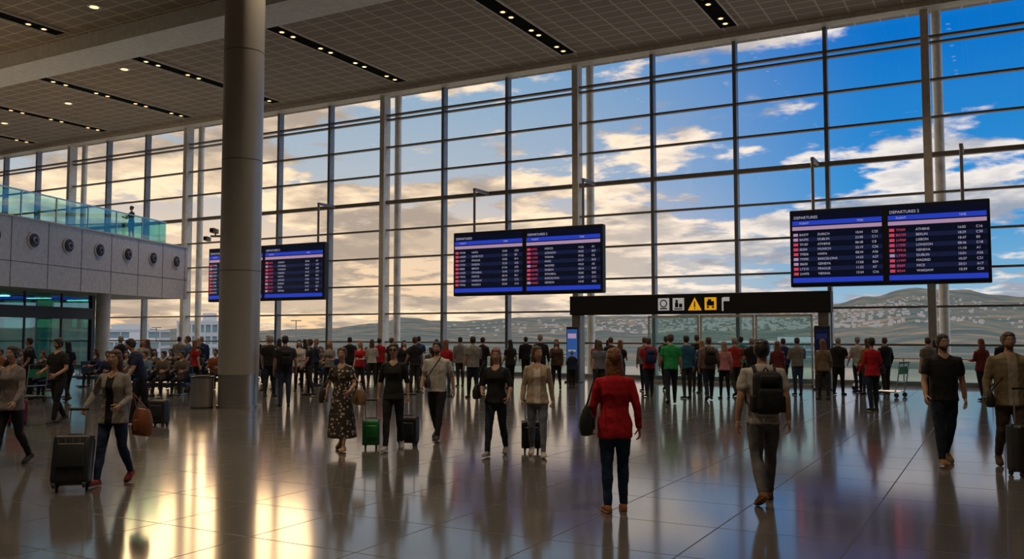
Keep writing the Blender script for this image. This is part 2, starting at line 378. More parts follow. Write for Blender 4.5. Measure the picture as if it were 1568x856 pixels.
# ------------------------------------------------------------------ PEOPLE
SK = {'l': (.62, .38, .27), 'm': (.46, .26, .17), 'd': (.20, .11, .07)}
HR = {'br': (.075, .038, .018), 'bk': (.014, .011, .010), 'bl': (.34, .20, .09), 'gr': (.30, .28, .26), 'au': (.20, .065, .022)}
def headmesh(mb, M, s, skin, hair, style, lo=False, beard=False, glasses=False):
    tmp = MB(); nl = 16 if lo else 40; nk = 12 if lo else 32
    brow = hair; lip = mat('lips', (.42, .13, .11), .45)
    vs = []; fs = []; fm = []
    for j in range(nk+1):
        th = math.pi*j/nk
        for i in range(nl):
            ph = 2*math.pi*i/nl
            dx, dy, dz = math.sin(th)*math.cos(ph), math.sin(th)*math.sin(ph), -math.cos(th)
            x, y, z = .074*dx, .094*dy, .118*dz
            if dz < 0:
                t = -dz; x *= 1-.26*t**1.4
                if dy < 0: y *= 1-.38*t
            if dy > 0:
                y *= .95
                w = min(1, dy*2)
                ax = abs(x)
                zn = z+.022; sgz = .030 if zn > 0 else .012
                y += w*.020*math.exp(-(x/.0145)**2-(zn/sgz)**2)
                y -= w*.0065*math.exp(-((ax-.031)/.015)**2-((z-.012)/.013)**2)
                y += w*.005*math.exp(-((ax-.028)/.02)**2-((z-.036)/.009)**2)
                y += w*.006*math.exp(-(x/.022)**2-((z+.055)/.010)**2)
                y += w*.008*math.exp(-(x/.03)**2-((z+.098)/.016)**2)
            vs.append(Vector((x, y, z)))
    for j in range(nk):
        for i in range(nl):
            a, b_, c, d = j*nl+i, j*nl+(i+1) % nl, (j+1)*nl+(i+1) % nl, (j+1)*nl+i
            ce = (vs[a]+vs[b_]+vs[c]+vs[d])/4
            k = skin
            if not lo and ce.y > .04:
                if abs(ce.x) < .022 and abs(ce.z+.055) < .0085: k = lip
                if abs(abs(ce.x)-.031) < .016 and abs(ce.z-.037) < .0038: k = brow
            if beard and ce.z < -.042 and ce.y > -.01 and k is not lip: k = hair
            fm.append(k); fs.append((a, b_, c, d))
    for k in dict.fromkeys(fm):
        tmp.add(vs, [f for f, q in zip(fs, fm) if q is k], k)
    for sx in (-1, 1):
        tmp.ell((sx*.075, -.008, -.005), (.010, .018, .030), skin, 8, 6)
        if not lo:
            tmp.ell((sx*.031, .0745, .012), (.0125, .0105, .0075), mat('eye_white', (.7, .68, .65), .3), 10, 6)
            tmp.ell((sx*.031, .0815, .012), (.0050, .0042, .0054), mat('eye_iris', (.03, .02, .015), .2), 8, 6)
    if glasses:
        for sx in (-1, 1): tmp.rbox((sx*.033, .095, .012), (.05, .008, .036), .003, m_black); tmp.box((sx*.07, .04, .018), (.004, .1, .006), m_black)
        tmp.box((0, .098, .018), (.02, .004, .005), m_black)
    ht = MB()
    if style != 'bald':
        ht.ell((0, -.018, .022), (.087, .097, .110), hair, 28 if not lo else 12, 18 if not lo else 8)
        ht.ell((0, -.014, .078), (.079, .086, .051), hair, 24 if not lo else 12, 12 if not lo else 8)
    X, Y = Vector((1, 0, 0)), Vector((0, 1, 0))
    def loftz(L):
        Q = []
        for a, c in zip(L, L[1:]):
            for q in range(1 if lo else 4):
                t = q/4; Q.append([u+(v-u)*t for u, v in zip(a, c)])
        Q.append(L[-1])
        ht.rings([(Vector((0, yo, z)), X, Y, rx, ry) for z, rx, ry, yo in Q], hair, 32 if not lo else 10, 2.2)
    if style == 'long': loftz([(.07, .070, .06, -.03), (.0, .090, .066, -.035), (-.07, .095, .060, -.045), (-.15, .101, .054, -.058), (-.23, .094, .046, -.070), (-.30, .074, .036, -.074), (-.335, .03, .015, -.074)])
    if style == 'bob': loftz([(.07, .070, .06, -.03), (.0, .092, .068, -.030), (-.07, .096, .062, -.035), (-.125, .088, .054, -.04), (-.14, .06, .04, -.04)])
    if style == 'bun': ht.ell((0, -.115, .06), (.042, .04, .042), hair, 12, 8)
    if style == 'pony': ht.tube([(0, -.10, .05), (0, -.14, .0), (0, -.135, -.09), (0, -.12, -.18)], [.022, .032, .028, .012], hair, 10)
    if not lo:
        amp = .004 if style in ('short', 'bun') else .010
        nv = []
        for v in ht.v:
            v = Vector(v); d = Vector((v.x, v.y+.02, 0)); d = d.normalized() if d.length > .001 else d
            k = NZ.noise(Vector((v.x*40+v.z*6, v.y*40, v.z*9+M[0][3]*3)))*amp*(1 if v.z < .05 else .4)
            nv.append(tuple(v+d*k))
        ht.v = nv
    tmp.merge(ht)
    mb.merge(tmp, M @ Matrix.Scale(s, 4))

def hand(mb, w, d, nrm, th, s, skin, curl, lo):
    d = d.normalized(); nrm = (nrm-d*nrm.dot(d)).normalized(); wv = d.cross(nrm)
    if wv.dot(th) < 0: wv = -wv
    P = lambda a, b_, c: w+(d*a+wv*b_+nrm*c)*s
    mb.rings([(P(-.012, 0, 0), wv, nrm, .024*s, .020*s), (P(.015, 0, 0), wv, nrm, .030*s, .017*s), (P(.045, 0, 0), wv, nrm, .040*s, .015*s), (P(.075, 0, 0), wv, nrm, .042*s, .013*s), (P(.09, 0, 0), wv, nrm, .036*s, .009*s)], skin, 8 if lo else 12, 2.6)
    for off, L, cc in ((.031, .068, .9), (.0105, .078, 1.0), (-.0105, .072, 1.1), (-.031, .056, 1.2)):
        p = P(.082, off, 0); pts = [p]; a = curl*cc*.55
        for q in (.45, .30, .25):
            p = p+(d*math.cos(a)+nrm*math.sin(a))*L*q*s; pts.append(p); a += curl*cc*.75
        mb.tube(pts, [.0092*s, .0088*s, .008*s, .0068*s], skin, 6)
    p = P(.022, .026, .004); dr = (d*.62+wv*.62+nrm*.35).normalized(); p2 = p+dr*.038*s; p3 = p2+(d*.8+wv*.25+nrm*(.3+curl*.4)).normalized()*.032*s
    p4 = p3+(d*.8+wv*.0+nrm*(.3+curl*.6)).normalized()*.024*s
    mb.tube([p, p2, p3, p4], [.013*s, .011*s, .010*s, .008*s], skin, 6)

def walk(ph=1, a=22):
    f = (a, 4, 4); r = (-a*.55, 25, -22)
    return dict(rl=f if ph > 0 else r, ll=r if ph > 0 else f)
STAND = dict(rl=(2, 3, 0), ll=(-3, 3, 0))
def person(name, lat, dep, yaw, H=1.72, fem=False, skin='m', hair='bk', style='short', top=(.02, .02, .02), bot=(.02, .025, .04), shoe=(.03, .03, .03),
           sleeve='short', pose=None, ra=(-8, 8, 12), la=(8, 8, 12), hem=.90, lean=0, head=(0, 0), wide=1.0, inner=None, skirt=None, leg=1.0, lo=False, beard=False, glasses=False,
           zoff=0, curl=(.5, .5), sole=None, flare=1.0):
    s = H/1.75; pose = pose or STAND
    mskin = mat('skin_'+skin, SK[skin], .5, var=.06, vscale=20); mhair = mat('hair_'+hair, HR[hair], .5, bump=.8, bscale=60, var=.35, vscale=40)
    mtop = top if isinstance(top, bpy.types.Material) else cloth(top); mbot = bot if isinstance(bot, bpy.types.Material) else cloth(bot)
    msh = cloth(shoe)
    B = MB(); X, Y, Z = Vector((1, 0, 0)), Vector((0, 1, 0)), Vector((0, 0, 1))
    nr = 10 if lo else 20
    TL = Matrix.Translation((0, 0, .95)) @ Matrix.Rotation(R(-lean), 4, 'X') @ Matrix.Translation((0, 0, -.95))
    def T(x, y, z): return (TL @ Vector((x, y, z)))*s
    UX = X; UY = (TL.to_3x3() @ Y)
    if fem: L = [(.93, .166, .116, -.004), (.99, .158, .112, 0), (1.06, .138, .102, 0), (1.12, .132, .099, 0), (1.20, .140, .107, .004), (1.27, .149, .130, .014), (1.34, .152, .114, .004), (1.395, .148, .092, -.004), (1.435, .108, .077, -.01), (1.475, .060, .056, -.012)]
    else: L = [(.93, .162, .116, 0), (.99, .164, .118, 0), (1.06, .162, .116, .006), (1.16, .164, .118, .008), (1.27, .180, .126, .005), (1.36, .192, .118, 0), (1.415, .182, .102, -.005), (1.455, .130, .085, -.01), (1.49, .070, .062, -.012)]
    pad = .012 if inner or sleeve == 'long' else .006
    L = [(z, rx*wide+pad, ry*(1+(wide-1)*1.3)+pad, yo) for z, rx, ry, yo in L]
    if hem < .93: L = [(hem, (L[0][1]+.010+(.93-hem)*.05)*flare, (L[0][2]+.012+(.93-hem)*.08)*flare, 0)]+L
    else: L = [q for q in L if q[0] >= hem]
    B.rings([(T(0, yo, z), UX, UY, rx*s, ry*s) for z, rx, ry, yo in L], mtop, nr, 2.25)
    B.rings([(Vector((0, yo, z))*s, X, Y, rx*s*wide, ry*s*wide) for z, rx, ry, yo in [(.80, .07, .06, 0), (.835, .128, .092, 0), (.88, .162, .114, -.008), (.93, .164 if fem else .158, .118, -.008), (.98, .148, .104, 0), (1.04, .12, .085, 0)]], mbot, nr, 2.2)
    hy, hp = head
    HC = T(0, .018, 1.640)
    B.tube([T(0, -.012, 1.44), T(0, -.004, 1.50), HC+Vector((0, -.012, -.07))*s], [.062*s if not fem else .052*s, .056*s if not fem else .046*s, .055*s if not fem else .047*s], mskin, 10)
    ankles = {}; soles = []
    for side, key in ((1, 'rl'), (-1, 'll')):
        th, kb, fp = pose[key][:3]; spl = pose[key][3] if len(pose[key]) > 3 else 2
        hip = Vector((side*.088, 0, .90))*s
        d1 = Vector((side*math.sin(R(spl))*.6, math.sin(R(th)), -math.cos(R(th)))).normalized(); a2 = R(th-kb)
        d2 = Vector((side*math.sin(R(spl))*.3, math.sin(a2), -math.cos(a2))).normalized()
        kn = hip+d1*.425*s; an = kn+d2*.40*s
        lm = leg*(.98 if fem else 1.04)
        P = [hip, hip+d1*.12*s, hip+d1*.28*s, kn, kn+d2*.12*s+Vector((0, -.008, 0)), kn+d2*.27*s, an]
        rr = [.086, .090, .077, .062, .062, .051, .045]
        msk = mbot
        if skirt: msk = mskin; rr = [.08, .078, .064, .050, .052, .038, .030]
        B.tube(P, [r*s*lm*(1+(wide-1)*.6) for r in rr], msk, 8 if lo else 14)
        B.tube([an-d2*.05*s, an+d2*.03*s], [.033*s, .032*s], mskin, 8)
        f = R(fp); fw = Vector((side*.12, math.cos(f), math.sin(f))).normalized(); sd = fw.cross(Z).normalized(); upv = sd.cross(fw)
        base = an+(-upv*.085)*s
        soles.append((base, fw, sd, upv)); ankles[key] = an
    if skirt:
        zb, flr, ms = skirt
        cyy = sum(k.y for k in ankles.values())/2/s
        LL = [(1.06, .140, .104, 0), (.98, .160, .118, 0), (.88, .178, .132, 0), (.7, .19*(1+.15*flr), .15*(1+.25*flr), cyy*.2), (.5, .20*(1+.35*flr), .17*(1+.5*flr), cyy*.45), (zb, .20*(1+.6*flr), .18*(1+.8*flr), cyy*.75)]
        B.rings([(Vector((0, yo, z))*s, X, Y, rx*s, ry*s) for z, rx, ry, yo in LL], ms, nr, 2.1)
    hands = []
    sw = (.160 if fem else .190)*(1+(wide-1)*.6)
    for side, arm in ((1, ra), (-1, la)):
        sh = T(side*sw, -.005, 1.395)
        if arm[0] == 'ik':
            tg = Vector(arm[1:])*s
            v = tg-sh; Ld = min(v.length, .515*s); u = v.normalized(); tg = sh+u*Ld
            a, c = .28*s, .245*s; q = (a*a-c*c+Ld*Ld)/(2*Ld); hh = math.sqrt(max(0, a*a-q*q))
            pole = Vector((side*.55, -.7, -.45)); pole = (pole-u*pole.dot(u)).normalized()
            el = sh+u*q+pole*hh; wr = tg
        else:
            sf, ab, eb = arm[:3]; inn = arm[3] if len(arm) > 3 else 0
            d = Vector((side*math.sin(R(ab)), math.sin(R(sf+lean*.3))*math.cos(R(ab)), -math.cos(R(sf+lean*.3))*math.cos(R(ab)))).normalized()
            a2 = R(sf+eb); ab2 = R(ab*.5-inn)
            d2 = Vector((side*math.sin(ab2), math.sin(a2)*math.cos(ab2), -math.cos(a2)*math.cos(ab2))).normalized()
            el = sh+d*.28*s; wr = el+d2*.245*s
        d = (el-sh).normalized(); d2 = (wr-el).normalized()
        k = (.92 if fem else 1.05)*(1+(wide-1)*.6)
        n8 = 8 if lo else 12
        inward = T(side*.09, -.008, 1.40)
        B.tube([inward, sh, sh+d*.10*s, sh+d*.2*s, el, el+d2*.08*s, wr], [r*s*k for r in (.050, .052, .048, .042, .038, .038, .026)], mskin, n8)
        if sleeve == 'short': B.tube([inward, sh, sh+d*.08*s, sh+d*.16*s], [r*s*k for r in (.058, .064, .062, .060)], mtop, n8, caps=True)
        if sleeve == 'long': B.tube([inward, sh, sh+d*.10*s, sh+d*.2*s, el, el+d2*.08*s, wr-d2*.015*s], [r*s*k for r in (.060, .064, .060, .054, .051, .049, .038)], mtop, n8)
        if sleeve == 'elbow': B.tube([inward, sh, sh+d*.10*s, sh+d*.2*s, el], [r*s*k for r in (.060, .064, .060, .055, .050)], mtop, n8)
        hands.append((wr, d2, side))
    # grow everything into one continuous skin
    tmp = B.obj('tmp_body'); md = tmp.modifiers.new('r', 'REMESH'); md.mode = 'VOXEL'; md.voxel_size = .021 if lo else .0105
    sm = tmp.modifiers.new('s', 'SMOOTH'); sm.factor = .5; sm.iterations = 2 if lo else 4
    dg = bpy.context.evaluated_depsgraph_get(); ev = tmp.evaluated_get(dg); me = ev.to_mesh()
    bv = BVHTree.FromPolygons([Vector(v) for v in B.v], B.f)
    F = MB(); vs = [v.co.copy() for v in me.vertices]
    if not lo:
        nm = [v.normal.copy() for v in me.vertices]
        vs = [v+nn*(NZ.noise(Vector((v.x*8, v.y*8, v.z*9+lat)))*.007+NZ.noise(Vector((v.x*20+v.z*12, v.y*20, v.z*16+dep)))*.004) for v, nn in zip(vs, nm)]
    F.v = [tuple(v) for v in vs]
    minner = cloth(inner) if inner else None
    for p in me.polygons:
        c = p.center; loc, nn, idx, dist = bv.find_nearest(c)
        k = B.mats[B.m[idx]]
        if k is mtop:
            if minner and c.y > .02 and abs(c.x) < .055*s and abs(c.z) < 1.5*s: k = minner
            if c.y > 0 and c.z > ((1.395 if fem else 1.43)+12*(c.x/s)**2)*s and abs(c.x) < .065*s: k = mskin
        F.f.append(tuple(p.vertices)); F.m.append(F.mi(k))
    ev.to_mesh_clear(); bm_ = tmp.data; bpy.data.objects.remove(tmp); bpy.data.meshes.remove(bm_)
    for (wr, d2, side), cu in zip(hands, curl):
        nrm = Vector((-side, 0, 0)) if abs(d2.x) < .8 else Vector((0, -1, 0))
        hand(F, wr, d2, nrm, Y+Z*.3, s*(.94 if fem else 1.02), mskin, cu, lo)
    for base, fw, sd, upv in soles:
        fl = .96 if fem else 1.06
        sec = [(-.070, .022, .030), (-.06, .034, .066), (-.02, .039, .092), (.03, .038, .082), (.08, .044, .060), (.13, .047, .050), (.165, .040, .042), (.19, .020, .026)]
        F.rings([(base+(fw*a*fl+upv*(h/2))*s, sd, upv, w*s, h/2*s) for a, w, h in sec], msh, 8 if lo else 14, 2.8)
        if not lo: F.rings([(base+(fw*a*fl+upv*(.008))*s, sd, upv, (w+.004)*s, .010*s) for a, w, h in sec], cloth(sole or tuple(min(1, c*1.5+.02) for c in shoe)), 12, 3.5)
    zm = min(v[2] for v in F.v)
    HM = Matrix.Translation(HC) @ Matrix.Rotation(R(hy), 4, 'Z') @ Matrix.Rotation(R(hp-lean*.6), 4, 'X')
    headmesh(F, HM, s, mskin, mhair, style, lo, beard, glasses)
    M = TR(lat, dep, yaw, zoff-zm)
    F.obj(name, M, smooth=True)
    return dict(M=M, s=s, hands=hands, T=T)

# ---- accessories
def suitcase(lat, dep, yaw, h=.55, w=.40, d=.25, col=(.02, .02, .023), ext=.42, tilt=0, name='rolling_suitcase'):
    b = MB(); m = mat('case_%02x%02x%02x' % tuple(int(c*255) for c in col), col, .38, bump=.05, bscale=200)
    TM = Matrix.Rotation(R(tilt), 4, 'X')
    b.rbox((0, 0, .06+h/2), (w, d, h), .045, m, TM, 4)
    for i in range(5): b.rbox((-w*.36+i*w*.18, 0, .06+h/2), (.022, d+.012, h*.82), .008, m, TM, 2)
    b.rbox((0, 0, .06+h/2), (w+.008, .014, h+.008), .004, m_dark, TM, 1)
    b.rbox((0, d/2+.02, .06+h*.55), (w*.7, .05, h*.5), .018, m, TM)
    for sx in (-1, 1):
        for sy in (-1, 1):
            a = TM @ Vector((sx*(w/2-.05)-.014, sy*(d/2-.04), .035)); c = TM @ Vector((sx*(w/2-.05)+.014, sy*(d/2-.04), .035)); b.cyl(a, c, .033, m_dark, 14)
            b.box((sx*(w/2-.05), sy*(d/2-.04), .06), (.04, .04, .03), m_dark, TM)
        if ext > 0: b.cyl(TM @ Vector((sx*.09, -d/2+.05, h)), TM @ Vector((sx*.09, -d/2+.05, .06+h+ext)), .009, m_steel, 8)
    if ext > 0: b.rbox((0, -d/2+.05, .07+h+ext), (.23, .032, .034), .01, m_dark, TM)
    b.rbox((0, 0, .085+h), (.16, .025, .02), .008, m_dark, TM, 2)
    o = b.obj(name, TR(lat, dep, yaw), smooth=True, angle=35)
    zmin = min((o.matrix_world @ v.co).z for v in o.data.vertices); o.location.z -= zmin
    return o

def handbag(P, c, w=.34, h=.30, d=.12, col=(.2, .08, .04), strap=None, name='shoulder_bag', yaw=0):
    b = MB(); m = mat('leather_%02x%02x%02x' % tuple(int(q*255) for q in col), col, .45, bump=.3, bscale=50)
    X, Y = Vector((1, 0, 0)), Vector((0, 1, 0)); c = Vector(c)
    Q = Matrix.Rotation(R(yaw), 3, 'Z'); ux = Q @ Y; uy = Q @ X
    b.rings([(c+Vector((0, 0, z*h)), ux, uy, w/2*a, d/2*q) for z, a, q in ((-.5, .80, .5), (-.47, .92, .85), (-.25, 1.0, 1.05), (.1, .97, .95), (.38, .88, .6), (.5, .80, .25))], m, 20, 3.2)
    b.rbox(c+uy*d*.45+Vector((0, 0, -.08*h)), (.02, w*.5, h*.4), .008, m)
    if strap:
        top = Vector(strap); a = c+ux*w*.36+Vector((0, 0, h*.45)); e = c-ux*w*.36+Vector((0, 0, h*.45))
        for q in (a, e):
            b.tube([q, q.lerp(top, .5), top], [.011, .010, .010], m, 6, flat=.5)
    return b.obj(name, P['M'], smooth=True, angle=50)

def backpack(P, col=(.02, .02, .022), sc=1.0):
    b = MB(); m = cloth(col); T = P['T']
    c = T(0, -.235, 1.20)
    b.rbox(c, (.31*sc, .20*sc, .46*sc), .085*sc, m, None, 5)
    b.rbox(c+Vector((0, -.11*sc, -.07*sc)), (.25*sc, .09*sc, .24*sc), .04*sc, m, None, 4)
    b.rbox(c+Vector((0, -.10*sc, .14*sc)), (.20*sc, .06*sc, .10*sc), .025*sc, m)
    for sx in (-1, 1):
        b.tube([T(sx*.10, -.14, 1.40), T(sx*.11, -.06, 1.475), T(sx*.115, .04, 1.455), T(sx*.13, .135, 1.36), T(sx*.16, .13, 1.22), T(sx*.18, .0, 1.08), T(sx*.12, -.14, 1.02)], [.026]*7, m, 8, flat=.35)
        b.rbox(c+Vector((sx*.155*sc, 0, -.12*sc)), (.05*sc, .13*sc, .18*sc), .02*sc, m)
    b.tube([c+Vector((-.03, .08, .22*sc)), c+Vector((0, .08, .265*sc)), c+Vector((.03, .08, .22*sc))], [.01]*3, m, 6)
    return b.obj('backpack', P['M'], smooth=True, angle=50)

def floral():
    m = bpy.data.materials.new('floral_dress_fabric'); m.use_nodes = True; nt = m.node_tree; bs = nt.nodes['Principled BSDF']; bs.inputs['Roughness'].default_value = .85
    tc = nt.nodes.new('ShaderNodeTexCoord'); v = nt.nodes.new('ShaderNodeTexVoronoi'); v.inputs['Scale'].default_value = 18
    r = nt.nodes.new('ShaderNodeValToRGB'); r.color_ramp.elements[0].color = (.55, .45, .34, 1); r.color_ramp.elements[0].position = .27; r.color_ramp.elements[1].color = (.03, .026, .024, 1); r.color_ramp.elements[1].position = .38
    nt.links.new(tc.outputs['Object'], v.inputs['Vector']); nt.links.new(v.outputs['Distance'], r.inputs[0]); nt.links.new(r.outputs[0], bs.inputs['Base Color'])
    return m
m_flor = floral()

# ---- foreground people
P = person('woman_in_grey_cardigan', -4.88, 10.96, 175, 1.62, True, 'm', 'br', 'long', top=(.26, .235, .21), inner=(.012, .012, .014), bot=(.02, .035, .08), shoe=(.25, .05, .04), sleeve='long', pose=walk(1, 15), ra=('ik', .36, .06, 1.0), la=(8, 14, 60, 10), hem=.80, curl=(1.3, 1.0))
handbag(P, (-.42, .10, .76), .36, .32, .13, (.26, .085, .04), strap=(-.27, .05, 1.10), yaw=58)
suitcase(-5.12, 10.42, 195, .56, .42, .27, ext=.34, tilt=18)
P = person('woman_in_floral_dress', -2.68, 14.06, 172, 1.60, True, 'm', 'br', 'bun', top=m_flor, bot=m_flor, shoe=(.35, .2, .12), sleeve='short', pose=walk(-1, 14), ra=(-5, 16, 40, 5), la=(8, 16, 55, 15), skirt=(.22, .45, m_flor), hem=.93, curl=(.7, 1.0), head=(5, 0))
handbag(P, (-.32, .10, .84), .32, .24, .12, (.20, .11, .06), strap=(-.20, .02, 1.20), yaw=50)
handbag(P, (.27, .08, .86), .26, .22, .10, (.03, .025, .02), strap=(.19, .02, 1.18))
P = person('woman_in_black_outfit', -1.87, 14.1, 178, 1.66, True, 'm', 'bk', 'bun', top=(.016, .016, .019), bot=(.018, .018, .022), shoe=(.4, .38, .36), sleeve='elbow', pose=walk(1, 13), ra=(-12, 14, 18), la=(-8, 12, 15), hem=.84, glasses=True, curl=(1.2, 1.2))
suitcase(-2.26, 14.35, 190, .40, .27, .20, col=(.01, .17, .04), ext=.30)
suitcase(-1.70, 14.65, 170, .42, .34, .22, ext=.35)
P = person('man_in_white_tshirt', -1.30, 15.5, 168, 1.70, False, 'm', 'bk', 'short', top=(.52, .50, .47), bot=(.014, .014, .018), shoe=(.05, .04, .04), pose=walk(-1, 24), ra=(-5, 16, 50, 15), la=(-22, 12, 20), beard=True, hem=.88)
handbag(P, (.12, .18, 1.0), .22, .16, .08, (.02, .02, .02), strap=(-.10, .09, 1.46), name='camera_bag')
P = person('woman_in_black_top', -.24, 13.5, 168, 1.60, True, 'm', 'au', 'long', top=(.016, .016, .019), bot=(.02, .025, .045), shoe=(.30, .27, .26), sleeve='elbow', pose=walk(1, 15), ra=(5, 14, 60, 20), la=(5, 18, 40, 10), hem=.86, wide=1.08, head=(12, -8), curl=(1., .8))
handbag(P, (.27, .08, .96), .28, .22, .12, (.015, .013, .013), strap=(.18, .0, 1.42))
P = person('woman_in_beige_jacket', .38, 13.4, 176, 1.62, True, 'm', 'br', 'bob', top=(.42, .31, .22), bot=(.15, .17, .22), shoe=(.5, .45, .4), sleeve='long', pose=walk(-1, 10), ra=(-6, 12, 20), la=(-10, 12, 10), hem=.84, inner=(.62, .56, .48), flare=1.05, head=(35, 0), curl=(.6, 1.2))
suitcase(.30, 13.95, 180, .42, .30, .22, ext=.3)
P = person('woman_in_red_coat', 1.07, 9.32, 2, 1.66, True, 'm', 'au', 'long', top=(.48, .012, .022), bot=(.015, .04, .09), shoe=(.36, .15, .07), sleeve='long', pose=dict(rl=(4, 3, 0, 1), ll=(-4, 5, 0, 1)), ra=(-4, 15, 14), la=(4, 14, 22, 5), hem=.79, wide=1.08, flare=.94, curl=(.6, .9), head=(-4, 4))
handbag(P, (-.30, -.04, .93), .38, .30, .15, (.014, .026, .022), strap=(-.18, -.02, 1.47), yaw=-10)
P = person('man_with_backpack', 2.75, 9.8, -3, 1.76, False, 'm', 'bk', 'short', top=(.46, .43, .40), bot=(.12, .12, .125), shoe=(.18, .09, .04), pose=dict(rl=(16, 4, 6), ll=(-14, 24, -26)), ra=(-14, 10, 20), la=(-10, 12, 18), hem=.86, curl=(.6, .6), head=(-10, 0), wide=1.03)
backpack(P)
P = person('man_in_black_polo', 6.09, 12.6, 172, 1.80, False, 'm', 'bk', 'short', top=(.016, .016, .02), bot=(.015, .025, .045), shoe=(.28, .15, .07), pose=walk(1, 15), ra=(12, 14, 25), la=(-16, 14, 18), beard=True, hem=.86, wide=1.08, head=(8, 0))
P = person('man_in_olive_shirt', 6.86, 12.3, 165, 1.82, False, 'm', 'br', 'short', top=(.22, .17, .10), inner=(.40, .34, .27), bot=(.09, .065, .05), shoe=(.08, .05, .03), sleeve='long', pose=walk(-1, 12), ra=(-4, 14, 30), la=(4, 14, 20), hem=.80, wide=1.12, beard=True, curl=(1., 1.2))
handbag(P, (.29, .08, .92), .3, .22, .13, (.02, .018, .016), strap=(-.10, .07, 1.47))
suitcase(6.66, 11.6, 190, .60, .42, .28, ext=.45)
P = person('woman_in_patterned_shirt', -7.0, 12.5, 168, 1.64, True, 'm', 'bk', 'bun', top=(.20, .17, .17), bot=(.018, .018, .024), shoe=(.03, .03, .03), sleeve='long', pose=walk(1, 14), ra=(-10, 10, 15), la=(12, 12, 30), hem=.82)
P = person('man_in_black_jacket', -9.26, 18.2, 160, 1.72, False, 'm', 'bk', 'short', top=(.016, .016, .018), bot=(.014, .014, .018), sleeve='short', pose=walk(-1, 14), ra=(10, 14, 60, 20), la=(10, 14, 50, 20), beard=True, head=(-20, -14))
suitcase(-9.90, 17.9, 160, .46, .36, .22, col=(.22, .012, .025), ext=.40)
P = person('man_leaning_forward', -7.55, 18.2, 120, 1.74, False, 'm', 'bk', 'short', top=(.02, .03, .07), bot=(.014, .014, .018), pose=walk(1, 14), ra=(20, 10, 30), la=(10, 12, 30), lean=18, head=(0, -12))
suitcase(-7.02, 17.8, 170, .46, .36, .24, ext=.0)
P = person('woman_in_red_jacket', 8.6, 21.3, 8, 1.72, True, 'm', 'bk', 'short', top=(.42, .012, .02), bot=(.015, .025, .045), sleeve='long', pose=dict(rl=(3, 3, 0), ll=(-4, 6, 0)), ra=(0, 14, 55, 15), la=(4, 12, 35), hem=.84)
handbag(P, (.24, .0, .98), .22, .2, .1, (.03, .02, .02), strap=(.17, -.02, 1.43))

# ---- background crowd
BENCHES = ((-11.0, 26.8, 175, 5), (-9.6, 29.8, 180, 4), (-13.9, 26.2, 150, 4), (-16.0, 29.2, 150, 5), (-6.2, 34.5, 180, 5), (-12.2, 30.5, 175, 5), (-3.4, 34.2, 180, 4), (-9.0, 36.5, 180, 5), (-14.2, 31, 160, 4))
OCC = [(8.6, 21.3, .8), (11.0, 26.0, .9), (11.5, 28.9, .9), (11.65, 29.25, .9), (11.8, 29.6, .9), (11.95, 29.95, .9), (-13, 24, .9)]
for la0, de0, yw, nn_ in BENCHES:
    for i in range(nn_):
        o_ = -nn_*.58/2+.29+i*.58; OCC.append((la0+o_*math.cos(R(yw)), de0+o_*math.sin(R(yw)), 1.0))
def bg(name, lat, dep, yaw, H, fem, top, hair='bk', style=None, **k):
    style = style or ('long' if fem else 'short')
    a = random.choice([(0, 8, 15), (-5, 12, 30), (10, 10, 70, 15), (15, 8, 90, 10)]); c = random.choice([(0, 8, 10), (5, 10, 30), (12, 10, 80, 15)])
    ps = random.choice([STAND, dict(rl=(6, 4, 0), ll=(-6, 8, 0)), dict(rl=(-4, 5, 0), ll=(7, 4, 0)), walk(1, 14)])
    kw = dict(bot=random.choice([(.015, .02, .035), (.012, .012, .014), (.04, .06, .11), (.03, .03, .03)]), sleeve=random.choice(['short', 'long']), pose=ps, ra=a, la=c, lo=True, skin=random.choice('lmm'), hem=random.choice([.88, .84]), wide=random.choice([1, 1.08, 1.14]))
    kw.update(k)
    return person(name, lat, dep, yaw, H, fem, hair=hair, style=style, top=top, **kw)
BK = (.016, .016, .02); GY = (.22, .21, .20); NV = (.02, .03, .08); RD = (.40, .015, .02); WH = (.55, .53, .50)
